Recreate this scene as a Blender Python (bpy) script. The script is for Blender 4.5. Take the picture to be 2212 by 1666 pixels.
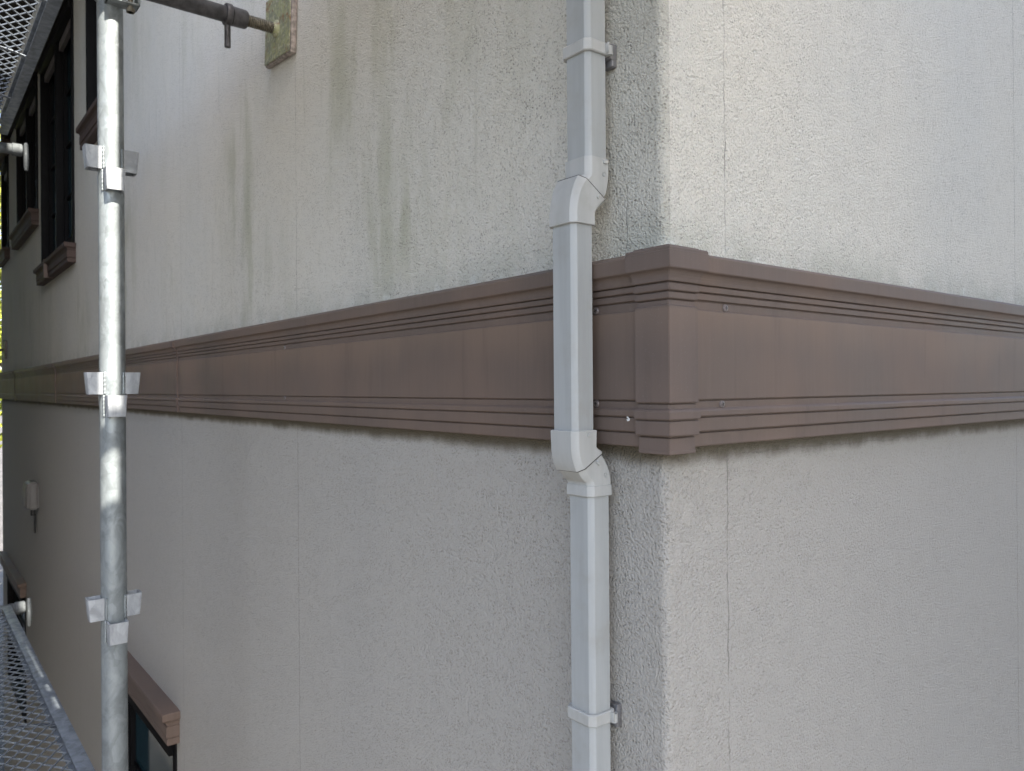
import bpy, bmesh, math, random
from mathutils import Vector, Matrix
random.seed(7)
R = math.radians
S = bpy.context.scene
for o in list(bpy.data.objects): bpy.data.objects.remove(o)

# ------------------------------------------------------------------ camera, sky, sun, exposure
ZC = 3.60                                   # eye height above the ground
CX, CY = 0.58451, -0.68877
cam_d = bpy.data.cameras.new('camera'); cam = bpy.data.objects.new('camera', cam_d)
S.collection.objects.link(cam); S.camera = cam
cam_d.sensor_width = 36.0; cam_d.lens = 36.0*1664/2212
cam_d.shift_x = -1.5/2212
cam_d.clip_start = .02; cam_d.clip_end = 400
fwd = Vector((-.7834, .6215, 0)).normalized()
pit, roll = .0015, .0075
fwd = (fwd + Vector((0, 0, math.tan(pit)))).normalized()
right = fwd.cross(Vector((0, 0, 1))).normalized(); up = right.cross(fwd)
c_, s_ = math.cos(roll), math.sin(roll)
r2 = right*c_ - up*s_; u2 = up*c_ + right*s_          # the photograph leans half a degree
cam.matrix_world = Matrix(((r2.x, u2.x, -fwd.x, CX), (r2.y, u2.y, -fwd.y, CY), (r2.z, u2.z, -fwd.z, ZC), (0, 0, 0, 1)))
cam_d.dof.use_dof = True; cam_d.dof.focus_distance = .92; cam_d.dof.aperture_fstop = 16

SUN_EL, SUN_AZ = R(48), R(.3)              # azimuth: direction to the sun measured from +X towards +Y
w = bpy.data.worlds.new('World'); S.world = w; w.use_nodes = True
nt = w.node_tree; bg = nt.nodes['Background']
sky = nt.nodes.new('ShaderNodeTexSky'); sky.sky_type = 'NISHITA'; sky.sun_disc = False
sky.sun_elevation = SUN_EL; sky.sun_rotation = R(90) - SUN_AZ
sky.dust_density = 2.5; sky.ozone_density = .6; sky.air_density = 1.0
nt.links.new(sky.outputs[0], bg.inputs[0]); bg.inputs[1].default_value = .15
sl = bpy.data.lights.new('sun', 'SUN'); sl.energy = 4.9; sl.angle = R(.5); sl.color = (1, .93, .82)
so = bpy.data.objects.new('sun', sl); S.collection.objects.link(so)
sd = Vector((math.cos(SUN_EL)*math.cos(SUN_AZ), math.cos(SUN_EL)*math.sin(SUN_AZ), math.sin(SUN_EL)))
so.rotation_euler = sd.to_track_quat('Z', 'Y').to_euler(); so.location = (0, 0, 20)
S.view_settings.view_transform = 'Standard'; S.view_settings.look = 'None'
S.view_settings.exposure = 2.12; S.view_settings.gamma = 1
S.render.engine = 'CYCLES'

# ------------------------------------------------------------------ materials
def new_mat(name):
    m = bpy.data.materials.new(name); m.use_nodes = True
    t = m.node_tree; t.nodes.clear()
    out = t.nodes.new('ShaderNodeOutputMaterial'); p = t.nodes.new('ShaderNodeBsdfPrincipled')
    t.links.new(p.outputs[0], out.inputs[0])
    return m, t, p
class N:
    """small node-graph helper"""
    def __init__(s, t): s.t = t
    def mk(s, typ, **k):
        n = s.t.nodes.new(typ)
        for a, b in k.items(): setattr(n, a, b)
        return n
    def put(s, sock, v):
        if hasattr(v, 'is_output') or isinstance(v, bpy.types.NodeSocket): s.t.links.new(v, sock)
        else: sock.default_value = v
    def obj(s): return s.mk('ShaderNodeTexCoord').outputs['Object']
    def map(s, v, sc=(1, 1, 1), loc=(0, 0, 0), rot=(0, 0, 0)):
        n = s.mk('ShaderNodeMapping'); s.put(n.inputs[0], v); n.inputs[1].default_value = loc
        n.inputs[2].default_value = rot; n.inputs[3].default_value = sc; return n.outputs[0]
    def noise(s, v, scale, detail=2, rough=.5, dist=0, out=0):
        n = s.mk('ShaderNodeTexNoise'); s.put(n.inputs['Vector'], v); n.inputs['Scale'].default_value = scale
        n.inputs['Detail'].default_value = detail; n.inputs['Roughness'].default_value = rough
        n.inputs['Distortion'].default_value = dist; return n.outputs[out]
    def voro(s, v, scale, feature='F1', rnd=1.0, out='Distance'):
        n = s.mk('ShaderNodeTexVoronoi', feature=feature); s.put(n.inputs['Vector'], v)
        n.inputs['Scale'].default_value = scale; n.inputs['Randomness'].default_value = rnd; return n.outputs[out]
    def ramp(s, v, lo, hi, a=0.0, b=1.0, smooth=True):
        n = s.mk('ShaderNodeMapRange', interpolation_type='SMOOTHSTEP' if smooth else 'LINEAR')
        s.put(n.inputs[0], v); n.inputs[1].default_value = lo; n.inputs[2].default_value = hi
        n.inputs[3].default_value = a; n.inputs[4].default_value = b; return n.outputs[0]
    def m(s, op, a, b=0.0, c=None):
        n = s.mk('ShaderNodeMath', operation=op); s.put(n.inputs[0], a); s.put(n.inputs[1], b)
        if c is not None: s.put(n.inputs[2], c)
        return n.outputs[0]
    def mix(s, f, a, b, mode='MIX'):
        n = s.mk('ShaderNodeMix', data_type='RGBA', blend_type=mode); s.put(n.inputs[0], f)
        s.put(n.inputs[6], a if not isinstance(a, tuple) else (*a, 1)); s.put(n.inputs[7], b if not isinstance(b, tuple) else (*b, 1))
        return n.outputs[2]
    def sep(s, v):
        n = s.mk('ShaderNodeSeparateXYZ'); s.put(n.inputs[0], v); return n.outputs
    def bump(s, h, dist, strength=1.0, normal=None):
        n = s.mk('ShaderNodeBump'); s.put(n.inputs['Height'], h); n.inputs['Distance'].default_value = dist
        n.inputs['Strength'].default_value = strength
        if normal is not None: s.put(n.inputs['Normal'], normal)
        return n.outputs[0]

def stucco(name, axis, joints, wiggly):
    """sprayed stucco on siding boards; axis = 0 left wall (runs along x), 1 right wall (runs along y)"""
    m, t, p = new_mat(name); n = N(t); oc = n.obj(); X = n.sep(oc); a = X[axis]; z = n.m('SUBTRACT', X[2], ZC)
    # grain: pebbly lumps with deep little pits
    wv = n.mk('ShaderNodeVectorMath', operation='ADD'); n.put(wv.inputs[0], oc)
    wn = n.mk('ShaderNodeVectorMath', operation='SCALE'); n.put(wn.inputs[0], n.noise(oc, 220, 2, out=1)); wn.inputs['Scale'].default_value = .003
    n.put(wv.inputs[1], wn.outputs[0]); wo = wv.outputs[0]
    g1 = n.noise(wo, 260, 2, .5); g2 = n.noise(oc, 95, 2, .5)
    va = n.mk('ShaderNodeTexVoronoi', feature='F1'); n.put(va.inputs['Vector'], n.map(wo, (1, 1, 1.25))); va.inputs['Scale'].default_value = 190
    vb = n.mk('ShaderNodeTexVoronoi', feature='F1'); n.put(vb.inputs['Vector'], n.map(wo, (1.2, 1.2, 1), (3, 5, 7))); vb.inputs['Scale'].default_value = 320
    ra, rb = n.sep(va.outputs['Color'])[0], n.sep(vb.outputs['Color'])[0]
    pa = n.m('MULTIPLY', n.ramp(va.outputs['Distance'], .44, .14), n.ramp(ra, .20, .50))
    pb = n.m('MULTIPLY', n.ramp(vb.outputs['Distance'], .46, .14), n.ramp(rb, .20, .50))
    clus = n.ramp(n.noise(oc, 38, 2), .32, .58, .35, .85)          # pits come in loose clusters
    pits = n.m('MULTIPLY', n.m('MAXIMUM', pa, n.m('MULTIPLY', pb, .75)), clus)
    vc = n.voro(wo, 320)
    h = n.m('SUBTRACT', n.m('ADD', n.m('MULTIPLY', g1, .7), n.m('MULTIPLY', g2, .4)), n.m('MULTIPLY', vc, .55))
    h2 = n.m('SUBTRACT', h, n.m('MULTIPLY', pits, .55))
    # colour
    big = n.noise(n.map(oc, (1, 1, .45)), 2.3, 4, .6)
    col = n.mix(n.ramp(big, .35, .65), (.630, .605, .535), (.595, .582, .528))
    fine = n.noise(oc, 420, 2)
    col = n.mix(n.ramp(fine, .3, .7, .0, .22), col, (.72, .70, .64))
    # rain streaks on the upper wall
    up_ = n.ramp(z, .10, .20)
    st = n.noise(n.map(oc, (1, 1, .20)), 10, 4, .62, .25)
    st2 = n.noise(n.map(oc, (1, 1, .12)), 32, 3, .6, .3)
    patch = n.ramp(n.noise(n.map(oc, (1, 1, .6)), 2.6, 2), .42, .62)
    fade = n.ramp(z, .95, .55, .35, 1.0)
    if axis == 0:
        side = n.m('MULTIPLY', n.ramp(a, -5.5, -1.9, .55, 1.0), n.ramp(a, -.30, -.42, .45, 1.0))
        streak = n.m('MULTIPLY', n.m('MULTIPLY', n.ramp(st, .42, .70), patch), n.m('MULTIPLY', up_, n.m('MULTIPLY', fade, side)))
        col = n.mix(n.m('MULTIPLY', streak, .62), col, (.34, .35, .24))
        s3 = n.m('MULTIPLY', n.ramp(st2, .58, .76), n.m('MULTIPLY', up_, side))
        col = n.mix(n.m('MULTIPLY', s3, .20), col, (.22, .225, .155))
        # algae and grime plus the downpipe's shade put into the colour beside the corner
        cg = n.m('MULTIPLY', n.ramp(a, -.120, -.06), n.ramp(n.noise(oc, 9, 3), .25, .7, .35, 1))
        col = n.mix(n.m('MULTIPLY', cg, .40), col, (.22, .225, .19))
    # whitish lime line just above the belt and green foot of the wall
    foot = n.m('MULTIPLY', n.ramp(z, .22, .155), n.ramp(z, .14, .15))
    fn = n.noise(n.map(oc, (1, 1, .8)), 14, 3)
    col = n.mix(n.m('MULTIPLY', n.m('MULTIPLY', foot, n.ramp(fn, .35, .6)), .28), col, (.30, .335, .27))
    lime = n.m('MULTIPLY', n.ramp(z, .178, .160), n.ramp(n.noise(oc, 30, 3), .52, .66))
    col = n.mix(n.m('MULTIPLY', n.m('MULTIPLY', lime, up_), .55), col, (.74, .77, .74))
    # darker tone below the belt
    lowt = n.ramp(z, .0, -.08)
    col = n.mix(n.m('MULTIPLY', lowt, .85), col, (.365, .347, .318))
    # brown-black grime right under the belt
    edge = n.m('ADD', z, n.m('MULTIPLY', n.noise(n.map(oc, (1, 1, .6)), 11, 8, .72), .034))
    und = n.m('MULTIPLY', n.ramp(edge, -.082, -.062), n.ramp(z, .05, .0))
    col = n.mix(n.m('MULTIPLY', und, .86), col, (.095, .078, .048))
    # shade of the pits put into the colour, with some grime lodged there
    pit_dark = n.m('MULTIPLY', n.m('MULTIPLY', pits, n.ramp(z, -.1, .1, .72, 1.0)), n.ramp(n.noise(oc, 6, 3), .3, .7, .45, .78))
    col = n.mix(pit_dark, col, (.17, .16, .13))
    # board joints: hairline grooves, some cracked and wandering
    jh = None
    for j in joints:
        wob = n.m('MULTIPLY', n.m('SUBTRACT', n.noise(n.map(oc, (1, 1, 1)), 30, 4, .7), .5), .004 if j not in wiggly else .012)
        d = n.m('ABSOLUTE', n.m('SUBTRACT', n.m('ADD', a, wob), j))
        wd = .0011 if j not in wiggly else .0015
        k = n.m('MULTIPLY', n.ramp(d, wd, wd*.35), n.ramp(n.noise(n.map(oc, (.1, .1, 1)), 16, 3), .36, .52, .35, 1))
        if j in wiggly: k = n.m('MULTIPLY', k, n.ramp(n.noise(oc, 40, 2), .35, .6, .35, .9))
        jh = k if jh is None else n.m('MAXIMUM', jh, k)
    hz = n.m('ABSOLUTE', n.m('ADD', n.m('ADD', z, .0865), n.m('MULTIPLY', n.m('SUBTRACT', n.noise(oc, 24, 4, .7), .5), .022)))
    hk = n.m('MULTIPLY', n.ramp(hz, .0014, .0006), n.m('MULTIPLY', n.ramp(a, .12, .16), n.ramp(a, .75, .55)) if axis else 0.0)
    if axis: jh = n.m('MAXIMUM', jh, n.m('MULTIPLY', hk, .4))
    else:
        cd_ = n.m('ABSOLUTE', n.m('ADD', n.m('ADD', a, .059), n.m('MULTIPLY', n.m('SUBTRACT', n.noise(n.map(oc, (1, 1, 1)), 30, 4, .7), .5), .012)))
        jh = n.m('MAXIMUM', jh, n.m('MULTIPLY', n.ramp(cd_, .0013, .0002, 0, .6), n.m('MULTIPLY', n.ramp(z, .27, .21), up_)))
    col = n.mix(n.m('MULTIPLY', jh, .55), col, (.10, .095, .08))
    h3 = n.m('SUBTRACT', h2, n.m('MULTIPLY', jh, .5))
    n.put(p.inputs['Base Color'], col); p.inputs['Roughness'].default_value = .85
    p.inputs['Specular IOR Level'].default_value = .35
    n.put(p.inputs['Normal'], n.bump(h3, .0026, .9))
    return m
M = {}
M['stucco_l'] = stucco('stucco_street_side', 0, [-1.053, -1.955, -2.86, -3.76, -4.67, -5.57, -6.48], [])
M['stucco_r'] = stucco('stucco_gable_side', 1, [.114, 1.066, 1.97], [.114])

def brown(name, base=(.142, .110, .093), rough=.55):
    m, t, p = new_mat(name); n = N(t); oc = n.obj()
    b = n.noise(n.map(oc, (1, 1, .8)), 4.2, 3, .55); f = n.noise(n.map(oc, (1, 1, .05)), 160, 3, .6)
    c2 = tuple(v*.90 for v in base); c3 = (base[0]*1.13, base[1]*1.07, base[2]*1.02)
    col = n.mix(n.ramp(b, .35, .68), c2, c3)
    col = n.mix(n.ramp(f, .35, .75, 0, .16), col, (base[0]*1.35, base[1]*1.3, base[2]*1.3))
    zz = n.m('SUBTRACT', n.sep(oc)[2], ZC)                       # sun-faded patches with ragged, dripping lower edges
    fd = n.m('SUBTRACT', n.m('ADD', zz, n.m('MULTIPLY', n.noise(n.map(oc, (1, 1, .12)), 55, 4, .6), .03)), n.m('MULTIPLY', n.noise(n.map(oc, (1, 1, .3)), 3.2, 3, .5), .14))
    col = n.mix(n.m('MULTIPLY', n.ramp(fd, -.035, .035), n.ramp(zz, .0885, .084, 0, .42)), col, (base[0]*1.65, base[1]*1.50, base[2]*1.30))
    col = n.mix(n.m('MULTIPLY', n.ramp(n.noise(n.map(oc, (1, 1, .10)), 30, 4, .65), .55, .72), .28), col, tuple(v*.62 for v in base))
    g = n.ramp(n.noise(oc, 700, 1), .70, .78); col = n.mix(n.m('MULTIPLY', g, .25), col, (.35, .33, .31))
    n.put(p.inputs['Base Color'], col)
    n.put(p.inputs['Roughness'], n.ramp(b, .3, .7, rough-.04, rough+.08)); p.inputs['Specular IOR Level'].default_value = .2
    n.put(p.inputs['Normal'], n.bump(n.m('ADD', n.noise(oc, 7, 2), n.m('MULTIPLY', f, .04)), .0016, .6))
    return m
M['trim'] = brown('brown_coated_steel')
M['trim_cap'] = brown('brown_coated_steel_cap', (.132, .106, .094), .58)
M['sill'] = brown('shaded_brown_sill_moulding', (.072, .053, .047), .7)  # darker than the trim: shade of the decks overhead put into the brown
M['trim_old'] = brown('brown_coated_steel_joint', (.13, .10, .088))
def plain(name, col, rough=.5, metal=0.0, var=.12, sc=30, spec=.5, bump=0.0):
    m, t, p = new_mat(name); n = N(t); oc = n.obj()
    v = n.noise(oc, sc, 4, .6)
    n.put(p.inputs['Base Color'], n.mix(n.ramp(v, .3, .7), tuple(c*(1-var) for c in col), tuple(min(1, c*(1+var)) for c in col)))
    p.inputs['Roughness'].default_value = rough; p.inputs['Metallic'].default_value = metal
    p.inputs['Specular IOR Level'].default_value = spec
    if bump: n.put(p.inputs['Normal'], n.bump(v, bump, .5))
    return m
def pvc(name, base):
    m, t, p = new_mat(name); n = N(t); oc = n.obj()
    st = n.noise(n.map(oc, (1, 1, .08)), 60, 4, .6); cl = n.noise(oc, 18, 4, .65); sp = n.noise(oc, 900, 1)
    col = n.mix(n.ramp(st, .3, .7), tuple(v*.93 for v in base), tuple(v*1.06 for v in base))
    col = n.mix(n.ramp(cl, .50, .75, 0, .35), col, (.28, .27, .235))
    col = n.mix(n.ramp(sp, .68, .8, 0, .2), col, (.25, .24, .22))
    n.put(p.inputs['Base Color'], col); p.inputs['Roughness'].default_value = .46
    n.put(p.inputs['Normal'], n.bump(n.m('ADD', n.noise(oc, 25, 2), n.m('MULTIPLY', sp, .05)), .0006, .6))
    return m
M['pvc'] = pvc('grey_pvc', (.350, .366, .366)); M['pvc2'] = pvc('grey_pvc_fitting', (.405, .412, .400))
def galv(name, base=(.50, .52, .53), rough=.44, metal=.45, zrot=0):
    m, t, p = new_mat(name); n = N(t); oc = n.obj()
    sp = n.voro(n.map(oc, (1, 1, .7), rot=(.4, .2, 0)), 48, out='Color'); sx = n.sep(sp)[0]
    cl = n.noise(n.map(oc, (1, 1, .6)), 30, 5, .62, 1.0); sc = n.noise(n.map(oc, (1, 1, .35), rot=(.5, .3, 0)), 55, 5, .7, 1.2)
    col = n.mix(n.ramp(cl, .35, .68), tuple(v*.72 for v in base), tuple(v*1.10 for v in base))
    col = n.mix(n.ramp(sx, .5, .95, 0, .32), col, tuple(min(1, v*1.45) for v in base))
    col = n.mix(n.ramp(sc, .60, .72, 0, .55), col, tuple(v*.45 for v in base))
    wh = n.ramp(n.noise(n.map(oc, (1, 1, .5)), 38, 4, .7), .62, .74, 0, .28); col = n.mix(wh, col, (.58, .60, .60))
    n.put(p.inputs['Base Color'], col); p.inputs['Metallic'].default_value = metal
    n.put(p.inputs['Roughness'], n.ramp(cl, .3, .7, rough+.14, rough-.06))
    n.put(p.inputs['Normal'], n.bump(n.m('ADD', n.m('MULTIPLY', sc, .6), n.noise(oc, 120, 2)), .0009, .6))
    return m
M['galv'] = galv('galvanised_steel', (.235, .262, .272), .44, .40); M['galv_pocket'] = galv('galvanised_pocket', (.34, .36, .38), .48, .25); M['galv_dull'] = galv('weathered_transom_steel', (.09, .10, .105), .7, .1); M['galv_dark'] = galv('dull_grey_steel', (.25, .25, .26), .5, .7)
M['galv_deck'] = galv('deck_steel', (.19, .215, .245), .5, .4)
M['board'] = plain('weathered_dark_board', (.05, .045, .04), .85, 0, .25, 14)
M['dark_tube'] = plain('blackened_steel_tube', (.085, .083, .088), .42, .5, .35, 45, bump=.0005)
def pad_mat():
    m, t, p = new_mat('chipped_yellow_green_paint'); n = N(t); oc = n.obj()
    c = n.noise(oc, 60, 5, .7, .8); r = n.noise(oc, 38, 4, .7, .5); g = n.noise(oc, 110, 3)
    col = n.mix(n.ramp(c, .4, .6), (.31, .32, .17), (.20, .21, .15))
    col = n.mix(n.ramp(g, .55, .62, 0, .8), col, (.40, .39, .28))
    col = n.mix(n.ramp(r, .56, .64), col, (.22, .13, .06))
    col = n.mix(n.ramp(n.noise(oc, 80, 4, .7), .63, .68), col, (.06, .05, .04))
    n.put(p.inputs['Base Color'], col); p.inputs['Roughness'].default_value = .6
    n.put(p.inputs['Normal'], n.bump(c, .001, .6)); return m
M['pad'] = pad_mat()
M['padside'] = plain('worn_pad_rim', (.27, .235, .21), .7, 0, .4, 90, bump=.0006)
M['thread'] = plain('rusty_zinc_thread', (.17, .155, .12), .45, .6, .35, 70)
M['frame'] = plain('black_bronze_aluminium', (.005, .005, .006), .6, .0, .2, 20, spec=.1)
M['frame2'] = plain('dark_brown_aluminium', (.016, .013, .013), .6, 0, .2, 20, spec=.1)
M['head_strip'] = plain('pinkish_lit_strip', (.13, .115, .11), .6, 0, .1, 20)
M['screw'] = plain('brown_screw_head', (.19, .165, .16), .4, .4, .25, 400)
M['slot'] = plain('dark_slot_seam', (.02, .018, .017), .8)  # near-black for the screw slots and the pipe seams
M['white'] = plain('dried_white_paint', (.78, .79, .77), .6, 0, .05)
M['hood'] = plain('ivory_vent_hood', (.13, .125, .12), .5, 0, .08, 12)
M['black'] = plain('black_rubber', (.02, .02, .02), .6)
M['wood'] = plain('plywood_plank', (.30, .22, .13), .7, 0, .25, 14)
M['leaf'] = plain('yellow_green_leaves', (.34, .38, .04), .6, 0, .5, 9)
M['bark'] = plain('tree_bark', (.10, .075, .05), .9, 0, .3, 20)
M['terracotta'] = plain('terracotta', (.42, .22, .12), .8, 0, .2, 14)
M['roof'] = plain('dark_roof_slate', (.07, .07, .075), .7, 0, .2, 10)
M['soffit'] = plain('pale_soffit_board', (.42, .40, .37), .7, 0, .06, 10)
M['neighbour2'] = plain('dark_light_blocker', (.13, .13, .13), .9, 0, .1, 6)
M['neighbour'] = plain('grey_render', (.29, .28, .26), .9, 0, .1, 6)
def glass_mat():
    m, t, p = new_mat('window_glass'); n = N(t); oc = n.obj()
    p.inputs['Base Color'].default_value = (.016, .042, .055, 1); p.inputs['Roughness'].default_value = .08  # bluish reflection put into the base colour
    p.inputs['Specular IOR Level'].default_value = .3
    n.put(p.inputs['Normal'], n.bump(n.noise(oc, 2.2, 1), .003, .5)); return m
M['glass'] = glass_mat()
def ground_mat():
    m, t, p = new_mat('gravelly_ground'); n = N(t); oc = n.obj()
    v = n.voro(oc, 28, out='Color'); s = n.sep(v)[0]; b = n.noise(oc, .8, 4)
    col = n.mix(s, (.06, .056, .052), (.12, .112, .105)); col = n.mix(n.ramp(b, .4, .65, 0, .6), col, (.05, .048, .042))
    n.put(p.inputs['Base Color'], col); p.inputs['Roughness'].default_value = .95
    n.put(p.inputs['Normal'], n.bump(n.voro(oc, 28), .02, .6)); return m
M['ground'] = ground_mat()
def sheet_mat():
    m = bpy.data.materials.new('pale_shading_sheet'); m.use_nodes = True; t = m.node_tree; t.nodes.clear(); n = N(t)
    out = n.mk('ShaderNodeOutputMaterial'); d = n.mk('ShaderNodeBsdfDiffuse'); tr = n.mk('ShaderNodeBsdfTranslucent')
    mx = n.mk('ShaderNodeMixShader'); f = n.noise(n.map(n.obj(), (1, 1, .2)), 3, 3)
    c = n.mix(f, (.43, .44, .46), (.52, .53, .55))
    n.put(d.inputs[0], c); n.put(tr.inputs[0], c); mx.inputs[0].default_value = .42
    t.links.new(d.outputs[0], mx.inputs[1]); t.links.new(tr.outputs[0], mx.inputs[2]); t.links.new(mx.outputs[0], out.inputs[0])
    return m
M['sheet'] = sheet_mat()

# ------------------------------------------------------------------ builders (coordinates: z relative to eye height)
COL = S.collection
ORIG = {}
def thing(name, label, cat, loc, group=None, rotz=0):
    o = bpy.data.objects.new(name, None); COL.objects.link(o); o.location = (loc[0], loc[1], loc[2]+ZC); o.empty_display_size = .05
    o['label'] = label; o['category'] = cat; ORIG[o.name] = Vector(o.location); o.rotation_euler = (0, 0, rotz)
    if group: o['group'] = group
    return o
def obj(name, bm, mat, parent=None, smooth=None, label=None):
    bmesh.ops.recalc_face_normals(bm, faces=bm.faces)
    base = ORIG[parent.name] if parent is not None else Vector((0, 0, 0))
    for v in bm.verts: v.co = v.co + Vector((0, 0, ZC)) - base
    me = bpy.data.meshes.new(name); bm.to_mesh(me); bm.free()
    for m in (mat if isinstance(mat, list) else [mat]): me.materials.append(m)
    o = bpy.data.objects.new(name, me); COL.objects.link(o)
    if parent is not None: o.parent = parent; ORIG[o.name] = base
    if smooth:
        for p in me.polygons: p.use_smooth = True
        try: me.set_sharp_from_angle(angle=R(smooth))
        except Exception: pass
    if label: o['label'] = label
    return o
def struct(name, bm, mat): o = obj(name, bm, mat); o['kind'] = 'structure'; return o
def tag(o, label, cat, group=None):
    o['label'] = label; o['category'] = cat
    if group: o['group'] = group
    return o
def dup(root, loc, label):
    def cp(o, par):
        c = o.copy(); COL.objects.link(c); c.parent = par
        for ch in o.children: cp(ch, c)
        return c
    r = cp(root, None); r.location = (loc[0], loc[1], loc[2]+ZC); r['label'] = label; return r
def box(bm, x0, x1, y0, y1, z0, z1, bev=0.0, seg=2, mat=0):
    b = bmesh.new()
    vs = [b.verts.new((x, y, z)) for x in (x0, x1) for y in (y0, y1) for z in (z0, z1)]
    for f in ((0, 1, 3, 2), (4, 6, 7, 5), (0, 4, 5, 1), (2, 3, 7, 6), (0, 2, 6, 4), (1, 5, 7, 3)): b.faces.new([vs[i] for i in f])
    if bev > 0: bmesh.ops.bevel(b, geom=list(b.edges), offset=bev, segments=seg, affect='EDGES', profile=.5)
    merge(bm, b, mat=mat)
def merge(bm, b, mtx=None, mat=0):
    mp = {}
    for v in b.verts: mp[v] = bm.verts.new(mtx @ v.co if mtx else v.co)
    for f in b.faces:
        try: nf = bm.faces.new([mp[v] for v in f.verts]); nf.material_index = mat
        except ValueError: pass
    b.free()
def tube(bm, p0, p1, r, seg=24, r1=None, caps=True, hollow=0.0):
    p0, p1 = Vector(p0), Vector(p1); d = (p1-p0).normalized(); q = d.to_track_quat('Z', 'Y'); r1 = r if r1 is None else r1
    def ring(p, rr): return [bm.verts.new(p + q @ Vector((math.cos(2*math.pi*i/seg)*rr, math.sin(2*math.pi*i/seg)*rr, 0))) for i in range(seg)]
    a, b = ring(p0, r), ring(p1, r1)
    for i in range(seg): bm.faces.new((a[i], a[(i+1) % seg], b[(i+1) % seg], b[i]))
    if caps: bm.faces.new(a); bm.faces.new(b)
def lathe(bm, p0, d, prof, seg=32):
    """prof: (distance along d, radius)"""
    p0 = Vector(p0); d = Vector(d).normalized(); q = d.to_track_quat('Z', 'Y'); rings = []
    for s, r in prof:
        rings.append([bm.verts.new(p0 + d*s + q @ Vector((math.cos(2*math.pi*i/seg)*r, math.sin(2*math.pi*i/seg)*r, 0))) for i in range(seg)])
    for a, b in zip(rings, rings[1:]):
        for i in range(seg): bm.faces.new((a[i], a[(i+1) % seg], b[(i+1) % seg], b[i]))
    bm.faces.new(rings[0]); bm.faces.new(rings[-1])
def loft(bm, rings, close=True, caps=True):
    vr = [[bm.verts.new(p) for p in r] for r in rings]; k = len(vr[0])
    for a, b in zip(vr, vr[1:]):
        for i in range(k if close else k-1): bm.faces.new((a[i], a[(i+1) % k], b[(i+1) % k], b[i]))
    if caps: bm.faces.new(vr[0]); bm.faces.new(vr[-1])

# ------------------------------------------------------------------ ground
bm = bmesh.new(); bmesh.ops.create_grid(bm, x_segments=2, y_segments=2, size=150)
for v in bm.verts: v.co.z = -ZC
struct('ground', bm, M['ground'])

# ------------------------------------------------------------------ house
house = thing('house', 'stuccoed two storey house with brown belt trim and dark windows along its side', 'house', (0, 0, -ZC))
HX0, HY1, ZT = -7.49, 5.0, 2.62
# name, x0, x1, z0, z1 of openings in the long wall
WIN = [('A', -3.45, -2.90, 1.215, 2.0), ('B', -4.95, -3.825, .74, 2.0), ('C', -6.22, -5.125, 1.15, 2.0), ('D', -7.32, -6.83, 1.15, 1.90),
       ('E', -2.88, -2.035, -2.2, -1.13), ('F', -7.1, -5.90, -2.4, -1.48)]
def wall_left():
    bm = bmesh.new()
    xs = sorted({HX0, -.010, *[w[1] for w in WIN], *[w[2] for w in WIN]}); zs = sorted({-ZC, ZT, *[w[3] for w in WIN], *[w[4] for w in WIN]})
    V = {}
    def v(x, y, z):
        k = (round(x, 5), round(y, 5), round(z, 5))
        if k not in V: V[k] = bm.verts.new(k)
        return V[k]
    for i in range(len(xs)-1):
        for j in range(len(zs)-1):
            x, X, z, Z = xs[i], xs[i+1], zs[j], zs[j+1]
            if any(w[1] <= x+1e-6 and X <= w[2]+1e-6 and w[3] <= z+1e-6 and Z <= w[4]+1e-6 for w in WIN): continue
            bm.faces.new((v(x, 0, z), v(X, 0, z), v(X, 0, Z), v(x, 0, Z)))
    # rounded arris at the corner
    arc = [(-.010+.010*math.sin(t), .010-.010*math.cos(t)) for t in [i*math.pi/2/6 for i in range(7)]]
    for (a, b), (c, d) in zip(arc, arc[1:]): bm.faces.new([bm.verts.new(q) for q in ((a, b, -ZC), (c, d, -ZC), (c, d, ZT), (a, b, ZT))])
    for w in WIN:                                      # reveals
        _, x0, x1, z0, z1 = w; D = .10
        for q in (((x0, 0, z0), (x1, 0, z0), (x1, D, z0), (x0, D, z0)), ((x0, 0, z1), (x1, 0, z1), (x1, D, z1), (x0, D, z1)),
                  ((x0, 0, z0), (x0, 0, z1), (x0, D, z1), (x0, D, z0)), ((x1, 0, z0), (x1, 0, z1), (x1, D, z1), (x1, D, z0))):
            bm.faces.new([bm.verts.new(p) for p in q])
    bmesh.ops.remove_doubles(bm, verts=bm.verts, dist=1e-5)
    # far end of the house
    bm.faces.new([bm.verts.new(q) for q in ((HX0, 0, -ZC), (HX0, HY1, -ZC), (HX0, HY1, ZT), (HX0, 0, ZT))])
    return bm
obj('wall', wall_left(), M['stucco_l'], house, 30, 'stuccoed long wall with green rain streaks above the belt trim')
bm = bmesh.new()
bm.faces.new([bm.verts.new(q) for q in ((0, .010, -ZC), (0, HY1, -ZC), (0, HY1, ZT), (0, .010, ZT))])
bm.faces.new([bm.verts.new(q) for q in ((0, HY1, -ZC), (HX0, HY1, -ZC), (HX0, HY1, ZT), (0, HY1, ZT))])
obj('wall', bm, M['stucco_r'], house, None, 'stuccoed end wall with a wandering hairline crack')
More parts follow.
